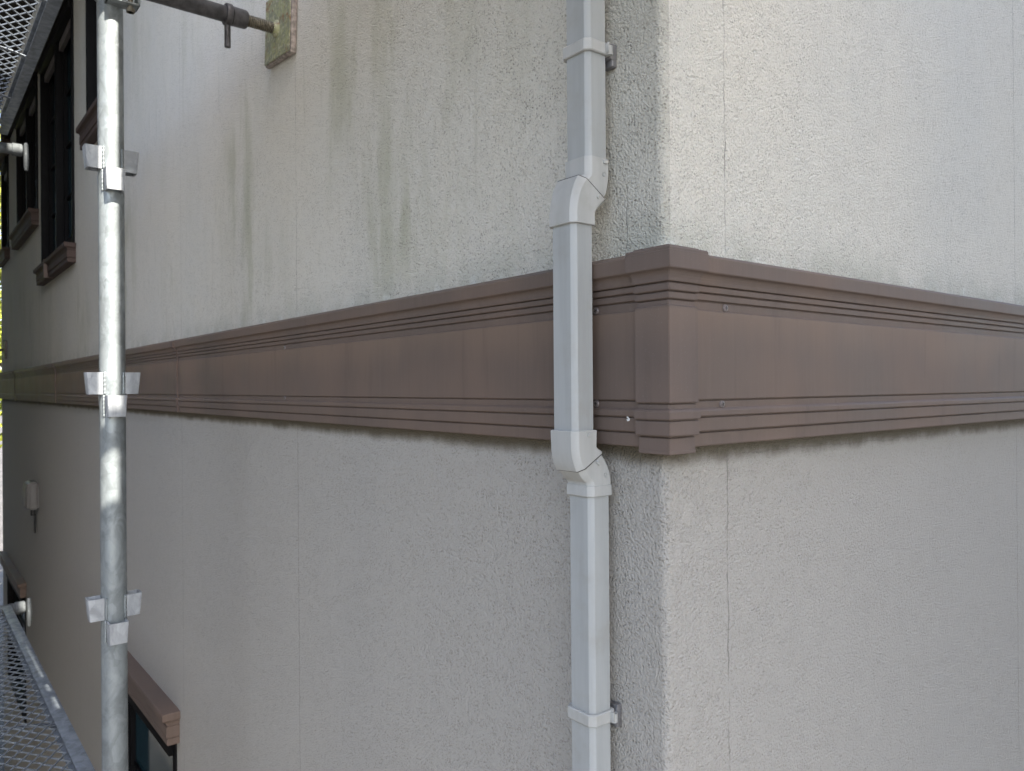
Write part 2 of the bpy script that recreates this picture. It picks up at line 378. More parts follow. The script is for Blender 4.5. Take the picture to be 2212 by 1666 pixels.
# roof with eaves
bm = bmesh.new()
E_ = .30
for (x0, x1, y0, y1) in ((HX0-E_, E_, -E_, HY1+E_),):
    a = [(x0, y0, ZT+.10), (x1, y0, ZT+.10), (x1, y1, ZT+.10), (x0, y1, ZT+.10)]
    ym = (y0+y1)/2; ra, rb = (x0+2.6, ym, ZT+1.5), (x1-2.6, ym, ZT+1.5)
    va = [bm.verts.new(p) for p in a]; vra, vrb = bm.verts.new(ra), bm.verts.new(rb)
    bm.faces.new((va[0], va[1], vrb, vra)); bm.faces.new((va[1], va[2], vrb)); bm.faces.new((va[2], va[3], vra, vrb)); bm.faces.new((va[3], va[0], vra))
roof = obj('roof', bm, M['roof'], house)
bm = bmesh.new(); box(bm, HX0-E_+.01, E_-.01, -E_+.01, HY1+E_-.01, ZT+.002, ZT+.09)
obj('eaves', bm, M['soffit'], roof)

# belt trim profile: (stand-off from wall, height) from top to bottom
k_ = .988
PROF = [(.0, .1600), (.026, .1525), (.0355, .1490), (.037, .1472), (.037, .1312), (.0362, .1300), (.0345, .1294)]
PROF += [(.0335-.0045*math.sin(i/5*math.pi/2), .1290-.0105*(1-math.cos(i/5*math.pi/2)) - .0008*i/5) for i in range(1, 6)]
PROF += [(.0283, .1168), (.0243, .1164), (.0243, .1154), (.0270, .1150), (.0275, .1142), (.0275, .1092), (.0268, .1085), (.0232, .1081), (.0232, .1071),
         (.0250, .1066), (.0255, .1058), (.0255, .1000), (.0248, .0994), (.0218, .0989), (.0218, .0979), (.0230, .0974), (.0233, .0966), (.0233, .0888),
         (.0238, .0880), (.0254, .0868), (.0256, .0850), (.0256, -.0158), (.0250, -.0168), (.0216, -.0173), (.0216, -.0183), (.0233, -.0188), (.0235, -.0196),
         (.0235, -.0262), (.0270, -.0286), (.0278, -.0300), (.0278, -.0352), (.0268, -.0362), (.0236, -.0366), (.0236, -.0376), (.0255, -.0381), (.0260, -.0390),
         (.0260, -.0528), (.0250, -.0538), (.0208, -.0543), (.0208, -.0554), (.0225, -.0559), (.0230, -.0568), (.0230, -.0700), (.0220, -.0714), (.0, -.0716)]
PROF = [(o_, z_*k_) for o_, z_ in PROF]
def belt_left(x0, x1, extra=0.0, name='belt_trim'):
    bm = bmesh.new(); n = 1
    loft(bm, [[(x, -(o_+(extra if o_ > 0 else 0)), z_) for o_, z_ in PROF] for x in (x0, x1)], close=False, caps=True)
    return bm
def belt_right(y0, y1, extra=0.0):
    bm = bmesh.new()
    loft(bm, [[(o_+(extra if o_ > 0 else 0), y, z_) for o_, z_ in PROF] for y in (y0, y1)], close=False, caps=True)
    return bm
segs = [(-1.8965, -.0135, 'near belt trim board between the joint and the corner cap'), (-4.285, -1.9385, None), (-6.225, -4.325, None), (HX0, -6.265, None)]
belts = []
for x0, x1, lb in segs: belts.append(obj('belt_trim', belt_left(x0, x1), M['trim'], house))
belt_r = obj('belt_trim', belt_right(.0115, HY1), M['trim'], house)
for x in (-1.9215, -4.308, -6.248):
    jc = obj('joint_cover', belt_left(x-.016, x+.016, .0028), M['trim_old'], house)
    obj('gap_shade_strip', belt_left(x+.0161, x+.0248, -.004), M['black'], jc)  # black strip put in for the shade inside the joint gap
# corner cap: same profile, 3 mm proud, mitred round the arris, ends returned
CP = [(.0, .1620), (.030, .1560), (.0305, .1548), (.0385, .1528), (.0400, .1510), (.0400, .1485), (.0405, .1480), (.0405, .1300), (.0398, .1288), (.0380, .1282)]
CP += [(.0372-.0055*math.sin(i/5*math.pi/2), .1278-.0105*(1-math.cos(i/5*math.pi/2)) - .0008*i/5) for i in range(1, 6)]
CP += [(.0310, .1158), (.0275, .1152), (.0275, .1142), (.0302, .1137), (.0308, .1128), (.0308, .1068), (.0298, .1058), (.0262, .1053), (.0262, .1044), (.0283, .1040),
       (.0288, .1032), (.0288, .0978), (.0278, .0968), (.0245, .0963), (.0245, .0955), (.0262, .0950), (.0264, .0905), (.0272, .0897), (.0288, .0888), (.0290, .0870),
       (.0290, -.0185), (.0280, -.0198), (.0245, -.0202), (.0245, -.0212), (.0262, -.0217), (.0264, -.0262), (.0300, -.0278), (.0312, -.0296), (.0312, -.0372),
       (.0302, -.0386), (.0268, -.0390), (.0268, -.0399), (.0290, -.0404), (.0295, -.0414), (.0295, -.0556), (.0283, -.0570), (.0228, -.0575), (.0228, -.0587),
       (.0248, -.0592), (.0252, -.0600), (.0252, -.0735), (.0256, -.0740), (.0256, -.0770), (.0245, -.0778), (.0, -.0780)]
CP = [(o_+.0018 if o_ > 0 else 0, z_*.992) for o_, z_ in CP]
bm = bmesh.new()
def endl(o_): return -(.0188 + (o_-.0308)*.35)
def endr(o_): return .0195 + (o_-.0308)*.5
rings = [[(endl(o_) if o_ > 0 else -.008, 0.001, z_) for o_, z_ in CP], [(endl(o_) if o_ > 0 else -.008, -o_, z_) for o_, z_ in CP],
         [(o_, -o_, z_) for o_, z_ in CP], [(o_, endr(o_) if o_ > 0 else .008, z_) for o_, z_ in CP], [(-.001, endr(o_) if o_ > 0 else .008, z_) for o_, z_ in CP]]
loft(bm, rings, close=False, caps=False)
bmesh.ops.remove_doubles(bm, verts=bm.verts, dist=1e-6)
eds = [e for e in bm.edges if all(abs(v.co.x+v.co.y) < 1e-5 and v.co.x > .01 for v in e.verts)]
bmesh.ops.bevel(bm, geom=eds, offset=.0007, segments=2, affect='EDGES')
capo = obj('corner_cap', bm, M['trim_cap'], house)
# screws
def screw(par, p, nrm, r=.0052, tilt=.3):
    p = Vector(p); nrm = Vector(nrm); bm = bmesh.new()
    lathe(bm, p, nrm, [(-.001, r), (.0008, r), (.0016, r*.88), (.0021, r*.6), (.0022, r*.05)], 20)
    s = obj('screw', bm, M['screw'], par, 35)
    bm = bmesh.new(); q = nrm.to_track_quat('Z', 'Y')
    for a in (tilt, tilt+math.pi/2):
        b = bmesh.new(); box(b, -r*.48, r*.48, -r*.08, r*.08, .0014, .0024)
        merge(bm, b, Matrix.Translation(p) @ q.to_matrix().to_4x4() @ Matrix.Rotation(a, 4, 'Z'))
    obj('slot', bm, M['slot'], s)
for x, z, par, r in ((-.0885, .0915, belts[0], .0046), (-.0893, -.0215, belts[0], .0046), (-1.065, .0905, belts[0], .0048), (-1.065, -.0208, belts[0], .0048), (-3.0, .0905, belts[1], .005), (-3.0, -.0208, belts[1], .005)):
    screw(par, (x, -.0235, z), (0, -1, 0), r, random.random())
for y, z in ((.0798, .0915), (.0720, -.0225), (1.9, .0905)): screw(belt_r, (.0235, y, z), (1, 0, 0), .0046, random.random())
# fleck of white paint on the trim
bm = bmesh.new()
for (dx, dz, r) in ((-.0008, .0030, .0008), (.0002, .0040, .0006), (-.0016, .0012, .0010), (-.0002, -.0002, .0009), (.0012, -.0012, .0011), (.0008, -.0026, .0009), (-.0009, -.0028, .0011), (-.0018, -.0018, .0006)):
    lathe(bm, (-.0345+dx, -.0262, -.0375+dz), (0, -1, 0), [(-.0005, r), (.0003, r), (.0007, r*.5)], 9)
obj('paint_fleck', bm, M['white'], belts[0], 40)

# windows
def window(name, x0, x1, z0, z1, bays=1, sill=None, head=None, muntins=2, proud=.010, bars=.03, head_strip=True):
    bm = bmesh.new(); fw = .032
    box(bm, x0, x0+fw, -proud, .075, z0, z1, .002); box(bm, x1-fw, x1, -proud, .075, z0, z1, .002)
    box(bm, x0+fw, x1-fw, -proud-.012, .075, z1-.06, z1, .002); box(bm, x0+fw, x1-fw, -proud, .075, z0, z0+.04, .002)
    bw = (x1-x0-2*fw)/bays
    for b in range(1, bays): xm = x0+fw+bw*b; box(bm, xm-.022, xm+.022, -proud+.004, .074, z0+.04, z1-.06, .002)
    w_ = obj('window', bm, M['frame'], house, 30)
    for b in range(bays):
        a0 = x0+fw+bw*b + (.022 if b else 0); a1 = x0+fw+bw*(b+1) - (.022 if b < bays-1 else 0)
        bm = bmesh.new(); box(bm, a0, a1, .050, .056, z0+.04, z1-.06)
        obj('pane', bm, M['glass'], w_)
        bm = bmesh.new(); s = .024
        box(bm, a0+.001, a0+s, .030, .0495, z0+.041, z1-.061, .001); box(bm, a1-s, a1-.001, .030, .0495, z0+.041, z1-.061, .001)
        for i in range(1, muntins+1):
            zz = z0+.04+(z1-z0-.10)*i/(muntins+1); box(bm, a0+s, a1-s, .040, .0495, zz-.007, zz+.007)
        obj('sash', bm, M['frame'], w_)
        if head_strip:
            bm = bmesh.new(); box(bm, a0+s+.01, a1-s-.01, .006, .028, z1-.115, z1-.07, .002); obj('lit_head_strip', bm, M['head_strip'], w_)  # pale strip put in for the lit underside of the frame head
    if sill:
        sx0, sx1, st, sb, so_ = sill
        moulding('sill', sx0, sx1, st, sb, so_, w_)
    if head:
        sx0, sx1, st, sb, so_ = head
        moulding('window_head', sx0, sx1, st, sb, so_, w_)
    return w_
def moulding(name, x0, x1, zt, zb, o_, par):
    h = zt-zb; pr = [(0, zt), (o_*.96, zt-.001), (o_, zt-.004), (o_, zt-h*.20), (o_*.97, zt-h*.23), (o_*.90, zt-h*.25)]
    pr += [(o_*(.88-.16*math.sin(i/4*math.pi/2)), zt-h*(.26+.12*(1-math.cos(i/4*math.pi/2)))) for i in range(1, 5)]
    pr += [(o_*.66, zt-h*.40), (o_*.66, zt-h*.42), (o_*.74, zt-h*.43), (o_*.74, zt-h*.74), (o_*.70, zt-h*.76), (o_*.62, zt-h*.765), (o_*.62, zt-h*.785), (o_*.70, zt-h*.80), (o_*.70, zt-h*.97), (o_*.66, zb), (0, zb)]
    bm = bmesh.new()
    L = lambda o__: (o__-o_)*.6
    rings = [[(x0 - L(a), 0.001, z) for a, z in pr], [(x0 - L(a), -a, z) for a, z in pr], [(x1 + L(a), -a, z) for a, z in pr], [(x1 + L(a), 0.001, z) for a, z in pr]]
    loft(bm, rings, close=False, caps=False); bmesh.ops.remove_doubles(bm, verts=bm.verts, dist=1e-6)
    return obj(name, bm, M['sill'] if zt > 0 else M['trim'], par)
window('A', *WIN[0][1:], sill=(-3.46, -2.86, 1.213, 1.110, .052))
wB = window('B', *WIN[1][1:], bays=2, sill=(-4.93, -3.79, .738, .640, .055), muntins=3)
window('C', *WIN[2][1:], bays=2, sill=(-6.24, -5.095, 1.150, 1.048, .06))
window('D', *WIN[3][1:], sill=(-7.40, -6.76, 1.150, 1.06, .055), head=(-7.40, -6.70, 2.0, 1.90, .055))
window('E', *WIN[4][1:], head=(-2.93, -1.995, -1.022, -1.128, .054), proud=.006, head_strip=False)
window('F', *WIN[5][1:], head=(-7.3, -5.86, -1.37, -1.475, .054), proud=.006, head_strip=False)
bm = bmesh.new(); box(bm, -5.10, -2.84, -.045, -.0005, 2.01, 2.10, .003); box(bm, -6.9, -5.11, -.045, -.0005, 2.01, 2.10, .003)
obj('window_head', bm, M['frame2'], house, 30)
# sill joint collar on the long sill
bm = bmesh.new(); box(bm, -4.475, -4.455, -.0575, -.001, .636, .7395, .002); obj('joint_cover', bm, M['trim_old'], wB, 30)
# vent hood low on the far wall
bm = bmesh.new()
hx0, hx1, hz0, hz1, hd = -5.36, -5.17, -.765, -.585, .080
loft(bm, [[(hx0, -.001, hz0), (hx1, -.001, hz0), (hx1, -.001, hz1), (hx0, -.001, hz1)],
          [(hx0, -hd*.75, hz0), (hx1, -hd*.75, hz0), (hx1, -hd*.7, hz1-.004), (hx0, -hd*.7, hz1-.004)],
          [(hx0+.012, -hd, hz0+.012), (hx1-.012, -hd, hz0+.012), (hx1-.012, -hd*.9, hz1-.025), (hx0+.012, -hd*.9, hz1-.025)]])
bmesh.ops.bevel(bm, geom=list(bm.edges), offset=.012, segments=3, affect='EDGES')
hood = obj('vent_hood', bm, M['hood'], house, 40)
bm = bmesh.new(); tube(bm, (-5.22, -.03, -.765), (-5.22, -.03, -.805), .014); tube(bm, (-5.22, -.02, -.80), (-5.22, -.02, -.92), .006)
obj('drain_hose', bm, M['black'], hood, 40)

# ------------------------------------------------------------------ downpipe
pipe = thing('downpipe', 'light grey square PVC downpipe jogging over the belt trim beside the corner', 'downpipe', (-.096, -.031, -ZC))
PX0, PX1, PY0, PY1, CH = -.1168, -.0757, -.0477, -.0150, .0060
def psec(grow=0.0, dy=0.0, z=0.0, zf=None):
    """pipe section, anticlockwise; zf(y) gives the z of a slanting cut"""
    x0, x1, y0, y1, c = PX0-grow, PX1+grow, PY0-grow, PY1+grow*.6, CH+grow*.3
    e = .0012
    pts = [(x0+c-e, y0), (x0+c, y0), (x1-c, y0), (x1-c+e, y0+e*.5), (x1-e*.5, y0+c-e), (x1, y0+c), (x1, y1-.003), (x1-.003, y1), (x0+.003, y1), (x0, y1-.003), (x0, y0+c), (x0+e*.5, y0+c-e)]
    return [(x, y+dy, z if zf is None else z+zf(y)) for x, y in pts]
OFF = -.0250
for zt, zb, dy in ((1.9, .262, 0), (.215, -.066, OFF), (-.118, -ZC+.05, 0)):
    bm = bmesh.new(); n_ = max(2, int((zt-zb)/.25))
    loft(bm, [psec(0, dy, zt+(zb-zt)*i/n_) for i in range(n_+1)]); obj('pipe', bm, M['pvc'], pipe, 20)
def elbow(rows, grow):
    """rows: (dy, z, slope) where slope tilts the ring about the pipe axis: z += slope*(y-yc)"""
    bm = bmesh.new(); yc = (PY0+PY1)/2
    loft(bm, [psec(g, dy, z, (lambda y, s=s: -s*(y-yc))) for dy, z, s, g in rows]); return obj('elbow', bm, M['pvc2'], pipe, 22)
g = .0022
e1 = elbow([(0, .2745, 0, g), (0, .2715, 0, g+.0002), (0, .254, 0, g), (-.0006, .250, .12, g), (-.0022, .2455, .30, g), (-.0050, .2405, .5, g), (-.0085, .2355, .62, g-.0006), (-.0125, .2305, .66, g-.0010)], g)
e2 = elbow([(-.0098, .2352, .66, g-.0012), (-.0092, .2360, .66, g+.0010), (-.0094, .2357, .66, g+.0022), (-.0120, .2328, .64, g+.0020), (-.0165, .2272, .58, g+.0015), (-.0200, .2215, .46, g+.0012), (-.0228, .2155, .28, g+.0010), (-.0243, .2100, .12, g+.0010), (OFF, .2050, 0, g+.0010), (OFF, .1925, 0, g+.0014), (OFF, .1917, 0, g+.0008)], g)
e3 = elbow([(OFF, -.0525, 0, g+.0008), (OFF, -.0535, 0, g+.0014), (OFF, -.0720, 0, g+.0010), (-.0246, -.0755, -.12, g+.001), (-.0230, -.0800, -.28, g+.001), (-.0202, -.0845, -.44, g+.0012), (-.0175, -.0880, -.54, g+.0013), (-.0160, -.0896, -.58, g+.0012), (-.0158, -.0898, -.58, g+.0008), (-.0158, -.0898, -.58, g-.0012)], g)
e4 = elbow([(-.0175, -.0878, -.60, g-.0012), (-.0120, -.0945, -.60, g-.0008), (-.0085, -.0990, -.58, g-.0006), (-.0040, -.1050, -.46, g-.0004), (-.0014, -.1100, -.26, g-.0002), (-.0002, -.1150, -.10, g), (0, -.1190, 0, g), (0, -.1196, 0, g+.0010), (0, -.1315, 0, g+.0012), (0, -.1322, 0, g+.0006)], g)
def seam(par, rows):
    bm = bmesh.new(); yc = (PY0+PY1)/2
    loft(bm, [psec(g_, dy, z, (lambda y, s=s: -s*(y-yc))) for dy, z, s, g_ in rows]); return obj('seam', bm, M['slot'], par, 22)
seam(e2, [(-.0091, .2361, .66, g+.0023), (-.0096, .2355, .66, g+.00235)])
seam(e3, [(-.0160, -.0896, -.58, g+.0004), (-.0148, -.0909, -.58, g+.0002)])
def nub(par, x, y, z, a=0.0, s=.0032):
    bm = bmesh.new(); b = bmesh.new(); box(b, -.0018, .0014, -s, s, -s*.62, s*.62, .0006)
    merge(bm, b, Matrix.Translation((x, y, z)) @ Matrix.Rotation(a, 4, 'X')); obj('latch_tab', bm, M['pvc2'], par, 40)
nub(e1, PX1+g+.001, -.0225, .2700, 0); nub(e2, PX1+g+.0018, -.0350, .2265, .75); nub(e3, PX1+g+.0018, -.0530, -.0575); nub(e4, PX1+g+.0012, -.0380, -.0915, -.75)
for par, y, z in ((e1, -.0245, .2555), (e4, -.0250, -.1075)):
    bm = bmesh.new()
    pts = [(math.cos(i*math.pi/9), math.sin(i*math.pi/9)) for i in range(18)]
    rr = [[(PX1+g+.0002, y+.0026*a, z+.0030*b) for a, b in pts], [(PX1+g+.0009, y+.0026*a, z+.0030*b) for a, b in pts], [(PX1+g+.0009, y+.0021*a, z+.0025*b) for a, b in pts], [(PX1+g+.0002, y+.0021*a, z+.0025*b) for a, b in pts]]
    loft(bm, rr, caps=False); obj('moulded_ring', bm, M['pvc2'], par, 40)
def clamp(z):
    bm = bmesh.new(); h = .0072; gi, go = .0004, .0040
    ib, ob = psec(gi, 0, z), psec(go, 0, z)
    L_ = [ib, ob]
    def at(sec, dz): return [(x, y, z+dz) for x, y, _ in sec]
    mid = psec(go-.0009, 0, z)
    loft(bm, [at(ib, -h), at(mid, -h), at(ob, -h+.0012), at(ob, h-.0012), at(mid, h), at(ib, h), at(ib, -h)], caps=False)
    br = obj('pipe_clamp', bm, M['pvc2'], pipe, 22)
    bm = bmesh.new(); tube(bm, (PX1+.0045, PY1-.001, z-.0075), (PX1+.0045, PY1-.001, z+.0035), .0046, 18); box(bm, PX1+.001, PX1+.010, PY1-.0070, PY1-.0058, z-.006, z+.006, .0005)
    obj('hinge', bm, M['pvc2'], br, 40)
    bm = bmesh.new(); box(bm, PX1-.012, PX1+.0035, PY1+.001, -.0022, z-.010, z+.004, .001); box(bm, PX1-.014, PX1+.0030, PY1+.006, -.0004, z-.018, z+.010, .0015)
    obj('wall_bracket', bm, M['galv_dark'], br, 40)
clamp(.4075); clamp(-.3985)

# ------------------------------------------------------------------ scaffold
PXc, PYc, PR = -1.1600, -.3505, .0243
def pole_thing(x, y, label, z1=1.9):
    t = thing('scaffold_pole', label, 'scaffold pole', (x, y, -ZC), 'galvanised scaffold poles')
    bm = bmesh.new(); n_ = 24
    loft(bm, [[(x+PR*math.cos(2*math.pi*i/40), y+PR*math.sin(2*math.pi*i/40), -ZC+.02+(z1+ZC)*k/n_) for i in range(40)] for k in range(n_+1)])
    obj('tube', bm, M['galv'], t, 40)
    def pocket(dx, dy, z, h, w, pr):
        """open wedge socket: three tapering plates"""
        bm = bmesh.new(); th = .0032; tp = .004
        rr = []
        base = PR-.004
        for zz, k in ((z-h/2, 1), (z+h/2, 0)):
            ww = w/2 - tp*k*.5; pp = PR+pr - tp*k
            o_ = [(base, -ww), (pp-.004, -ww), (pp-.001, -ww+.001), (pp, -ww+.004), (pp, ww-.004), (pp-.001, ww-.001), (pp-.004, ww), (base, ww)]
            i_ = [(base, ww-th), (pp-th-.002, ww-th), (pp-th, ww-th-.002), (pp-th, -ww+th+.002), (pp-th-.002, -ww+th), (base, -ww+th)]
            rr.append([(x + a*dx - b*dy, y + a*dy + b*dx, zz) for a, b in o_+i_])
        loft(bm, rr, close=True, caps=True)
        bmesh.ops.triangulate(bm, faces=[f for f in bm.faces if len(f.verts) > 4])
        s = obj('wedge_pocket', bm, M['galv_pocket'], t, 30)
        for sg in (-1, 1):                                 # weld beads
            bm = bmesh.new(); rings = []; a = math.sqrt(max(0, PR**2-(w/2)**2)) + .0004; b = sg*(w/2+.0003)
            for i in range(19):
                zz = z-h/2-.001+(h+.002)*i/18; r = .0024*(1 if 0 < i < 18 else .3)*(1+.22*math.sin(i*1.9)) + random.uniform(-.0002, .0002)
                rings.append([(x+(a+r*math.cos(q))*dx-(b+r*math.sin(q))*dy, y+(a+r*math.cos(q))*dy+(b+r*math.sin(q))*dx, zz) for q in [k*math.pi/4 for k in range(8)]])
            loft(bm, rings); obj('weld_bead', bm, M['galv'], s, 60)
    for zc in (.4685, .0130, -.4420, -.8950, .9200 if False else -1.345, -1.80, -2.25, -2.7):
        for dx, dy in ((0, -1), (0, 1)): pocket(dx, dy, zc, .0445, .0350, .0260)
        for dx, dy in ((1, 0), (-1, 0)): pocket(dx, dy, zc-.0460, .0430, .0370, .0240)
    return t
pole = pole_thing(PXc, PYc, 'near galvanised scaffold pole with sunlit stripe, standing before the stained wall')

# wall tie: clamp, tube, collar, threaded jack and pad
def wall_tie(x, z, label, loc_y=0.0):
    t = thing('wall_tie', label, 'scaffold brace', (x, 0, z), 'scaffold wall ties')
    TX, TZ = x, z
    bm = bmesh.new(); lathe(bm, (TX, -.52, TZ), (0, 1, 0), [(0, .0172), (.39, .0172), (.392, .0165)], 32); obj('tube', bm, M['dark_tube'], t, 40)
    bm = bmesh.new(); lathe(bm, (TX, -.1330, TZ), (0, 1, 0), [(0, .0195), (.001, .0228), (.0035, .0236), (.0110, .0236), (.0135, .0228), (.0140, .0195)], 36)
    lathe(bm, (TX, -.1190, TZ), (0, 1, 0), [(0, .0190), (.002, .0205), (.0300, .0200), (.0340, .0180), (.0360, .0120)], 6*5)
    nutt = obj('collar', bm, M['dark_tube'], t, 35)
    bm = bmesh.new(); tube(bm, (TX-.002, -.126, TZ-.020), (TX-.002, -.126, TZ-.070), .0066, 20); 
    obj('handle', bm, M['dark_tube'], nutt, 40)
    bm = bmesh.new(); prof = []; s = 0
    while s < .068: prof += [(s, .0108), (s+.0014, .0128), (s+.0026, .0128), (s+.0040, .0108)]; s += .0046
    lathe(bm, (TX, -.0860, TZ), (0, 1, 0), prof, 28); obj('threaded_rod', bm, M['thread'], t, 50)
    # pad
    cxp, czp, hw = x+.005, z+.006, .0765; A = R(5)
    bm = bmesh.new(); b = bmesh.new(); box(b, -hw, hw, -.0145, -.0005, -hw, hw, .004, 2)
    merge(bm, b, Matrix.Translation((cxp, 0, czp)) @ Matrix.Rotation(A, 4, 'Y')); pd = obj('pad', bm, M['padside'], t, 40)
    bm = bmesh.new(); b = bmesh.new(); box(b, -hw+.0035, hw-.0035, -.0172, -.0146, -hw+.0035, hw-.0035, .001, 1)
    merge(bm, b, Matrix.Translation((cxp, 0, czp)) @ Matrix.Rotation(A, 4, 'Y'))
    lathe(bm, (TX, -.0260, TZ), (0, 1, 0), [(0, .0130), (.004, .0155), (.0085, .0195), (.0090, .0200)], 24)
    obj('plate', bm, M['pad'], pd, 40)
    return t
tie = wall_tie(-1.118, .818, 'dark wall tie with threaded jack and chipped green pad, at the top of the picture')
# the couplers joining it to the pole
t = thing('scaffold_clamp', 'galvanised swivel clamp at the top of the near scaffold pole', 'scaffold clamp', (PXc, PYc, .80))
bm = bmesh.new()
lathe(bm, (PXc, PYc, .7960), (0, 0, 1), [(0, .0250), (.0, .0300), (.003, .0305), (.046, .0305), (.049, .0300), (.049, .0250)], 36)
obj('coupler', bm, M['galv'], t, 40)
bm = bmesh.new(); box(bm, PXc+.018, PXc+.052, PYc-.014, PYc+.046, .7790, .7830, .0012); box(bm, PXc+.018, PXc+.052, PYc+.042, PYc+.046, .7790, .8150, .0012); box(bm, PXc+.018, PXc+.052, PYc-.014, PYc-.010, .7790, .8150, .0012)
obj('saddle', bm, M['galv'], t, 30)
bm = bmesh.new(); tube(bm, (PXc+.040, PYc+.030, .7660), (PXc+.040, PYc+.030, .8150), .0050, 16); lathe(bm, (PXc+.040, PYc+.030, .7660), (0, 0, 1), [(0, .0085), (.007, .0085)], 6); obj('bolt', bm, M['thread'], t, 40)

wall_tie(-7.12, .338, 'small far wall tie end against the wall above the belt trim')

# expanded-metal decks
def deck(x0, x1, y0, y1, z, label, skew=0.0):
    t = thing('scaffold_deck', label, 'scaffold deck', ((x0+x1)/2, (y0+y1)/2, z), 'expanded metal scaffold decks')
    bm = bmesh.new(); hx, hy = .0250, .0160; th, wd = .0030, .0017
    nx = int((x1-x0-.06)/hx); ny = int((y1-y0-.05)/hy); ox, oy = x0+.03, y0+.025
    # zig-zag strands
    for j in range(ny):
        up_, dn = [], []
        for i in range(nx+1):
            s = (i+j) % 2
            up_.append((ox+i*hx, oy+(j+s)*hy))
        prev = None
        for (a, b) in up_:
            zz = z+.002 + (.0018 if ((round((a-ox)/hx)+j) % 2) else -.0002)
            ring = [bm.verts.new((a, b-wd*(1 if 1 else 0), zz-th)), bm.verts.new((a, b+wd, zz-th)), bm.verts.new((a, b+wd, zz)), bm.verts.new((a, b-wd, zz))]
            if prev:
                for q in range(4): bm.faces.new((prev[q], prev[(q+1) % 4], ring[(q+1) % 4], ring[q]))
            prev = ring
    obj('mesh', bm, M['galv_deck'], t)
    bm = bmesh.new(); fw = .030
    for ya, yb in ((y0, y0+fw), (y1-fw, y1)):                       # channels: web and two flanges
        box(bm, x0, x1, ya, yb, z-.0020, z+.0008, .0006)
        yo = ya if ya == y0 else yb-.003
        box(bm, x0, x1, yo, yo+.003, z-.0360, z-.0021, .0006); box(bm, x0, x1, ya, yb, z-.0390, z-.0361, .0006)
    for xa in (x0+.0005, x1-.0305): box(bm, xa, xa+.030, y0+fw+.0005, y1-fw-.0005, z-.030, z+.0004, .0006)
    fr = obj('frame', bm, M['galv_deck'], t, 30)
    for k in range(1, 4):
        xx = x0+(x1-x0)*k/4; bm = bmesh.new()
        rings = []
        for i in range(13):
            u = i/12; yy = y0+fw*.6+(y1-y0-fw*1.2)*u; sag = -.008-.022*(abs(2*u-1)**3)
            rings.append([(xx-.0085, yy, z+sag), (xx+.0085, yy, z+sag), (xx+.0085, yy, z+sag-.002), (xx-.0085, yy, z+sag-.002)])
        loft(bm, rings); obj('cross_strap', bm, M['galv_deck'], t, 40)
    for xa, sgn in ((x0, -1), (x1, 1)):
        for yy in (y0+.05, y0+.12, y1-.12, y1-.05):
            bm = bmesh.new(); pts = [(.0, .0), (.018, .004), (.036, .006), (.052, -.002), (.058, -.020), (.056, -.034)]
            rings = [[(xa+sgn*a, yy-.010, z-.006+b), (xa+sgn*a, yy+.010, z-.006+b), (xa+sgn*(a-.0), yy+.010, z-.011+b), (xa+sgn*a, yy-.010, z-.011+b)] for a, b in pts]
            loft(bm, rings); obj('hook', bm, M['galv_deck'], t, 40)
    return t
DY0, DY1 = -.880, -.372
d_up = deck(-2.865, -1.235, DY0, DY1, 1.000, 'upper expanded metal deck seen from below at the top left')
d_lo = deck(-2.850, -1.235, DY0, DY1, -.805, 'lower expanded metal deck beside the wall at the bottom left, nearest the camera')
# the next lower bay and the level below
dup(d_lo, (-4.755+.0, (DY0+DY1)/2, -.805), 'lower expanded metal deck beyond the hooked joint, farther along the wall')
def transom(x, z, label, y0=-1.02, y1=-.335):
    t = thing('scaffold_transom', label, 'scaffold tube', (x, (y0+y1)/2, z), 'scaffold transoms')
    bm = bmesh.new(); lathe(bm, (x, y0, z), (0, 1, 0), [(0, .0200), (y1-y0-.02, .0200), (y1-y0-.018, .0235), (y1-y0+.012, .0235), (y1-y0+.016, .020)], 28); obj('tube', bm, M['galv_dull'], t, 40)
    bm = bmesh.new(); rings = []
    for zz, w, d in ((z+.030, .0060, .006), (z+.020, .0160, .008), (z-.020, .0180, .009), (z-.055, .0150, .009), (z-.075, .008, .006)):
        rings.append([(x+math.cos(a)*w, y1+.028+math.sin(a)*d, zz) for a in [i*math.pi/8 for i in range(16)]])
    loft(bm, rings); obj('wedge', bm, M['galv_dull'], t, 40); return t
transom(-2.915, .925, 'galvanised transom end with wedge below the upper deck at the far left')
transom(-2.915, -.835, 'galvanised transom end under the hooked joint of the lower decks')
# outer row poles
for x, lb in ((-2.915, 'outer row scaffold pole beside the far transoms, outside the left edge'), (-1.16, 'outer row scaffold pole opposite the near pole')):
    c = dup(pole, (x, -1.05, -ZC), lb)
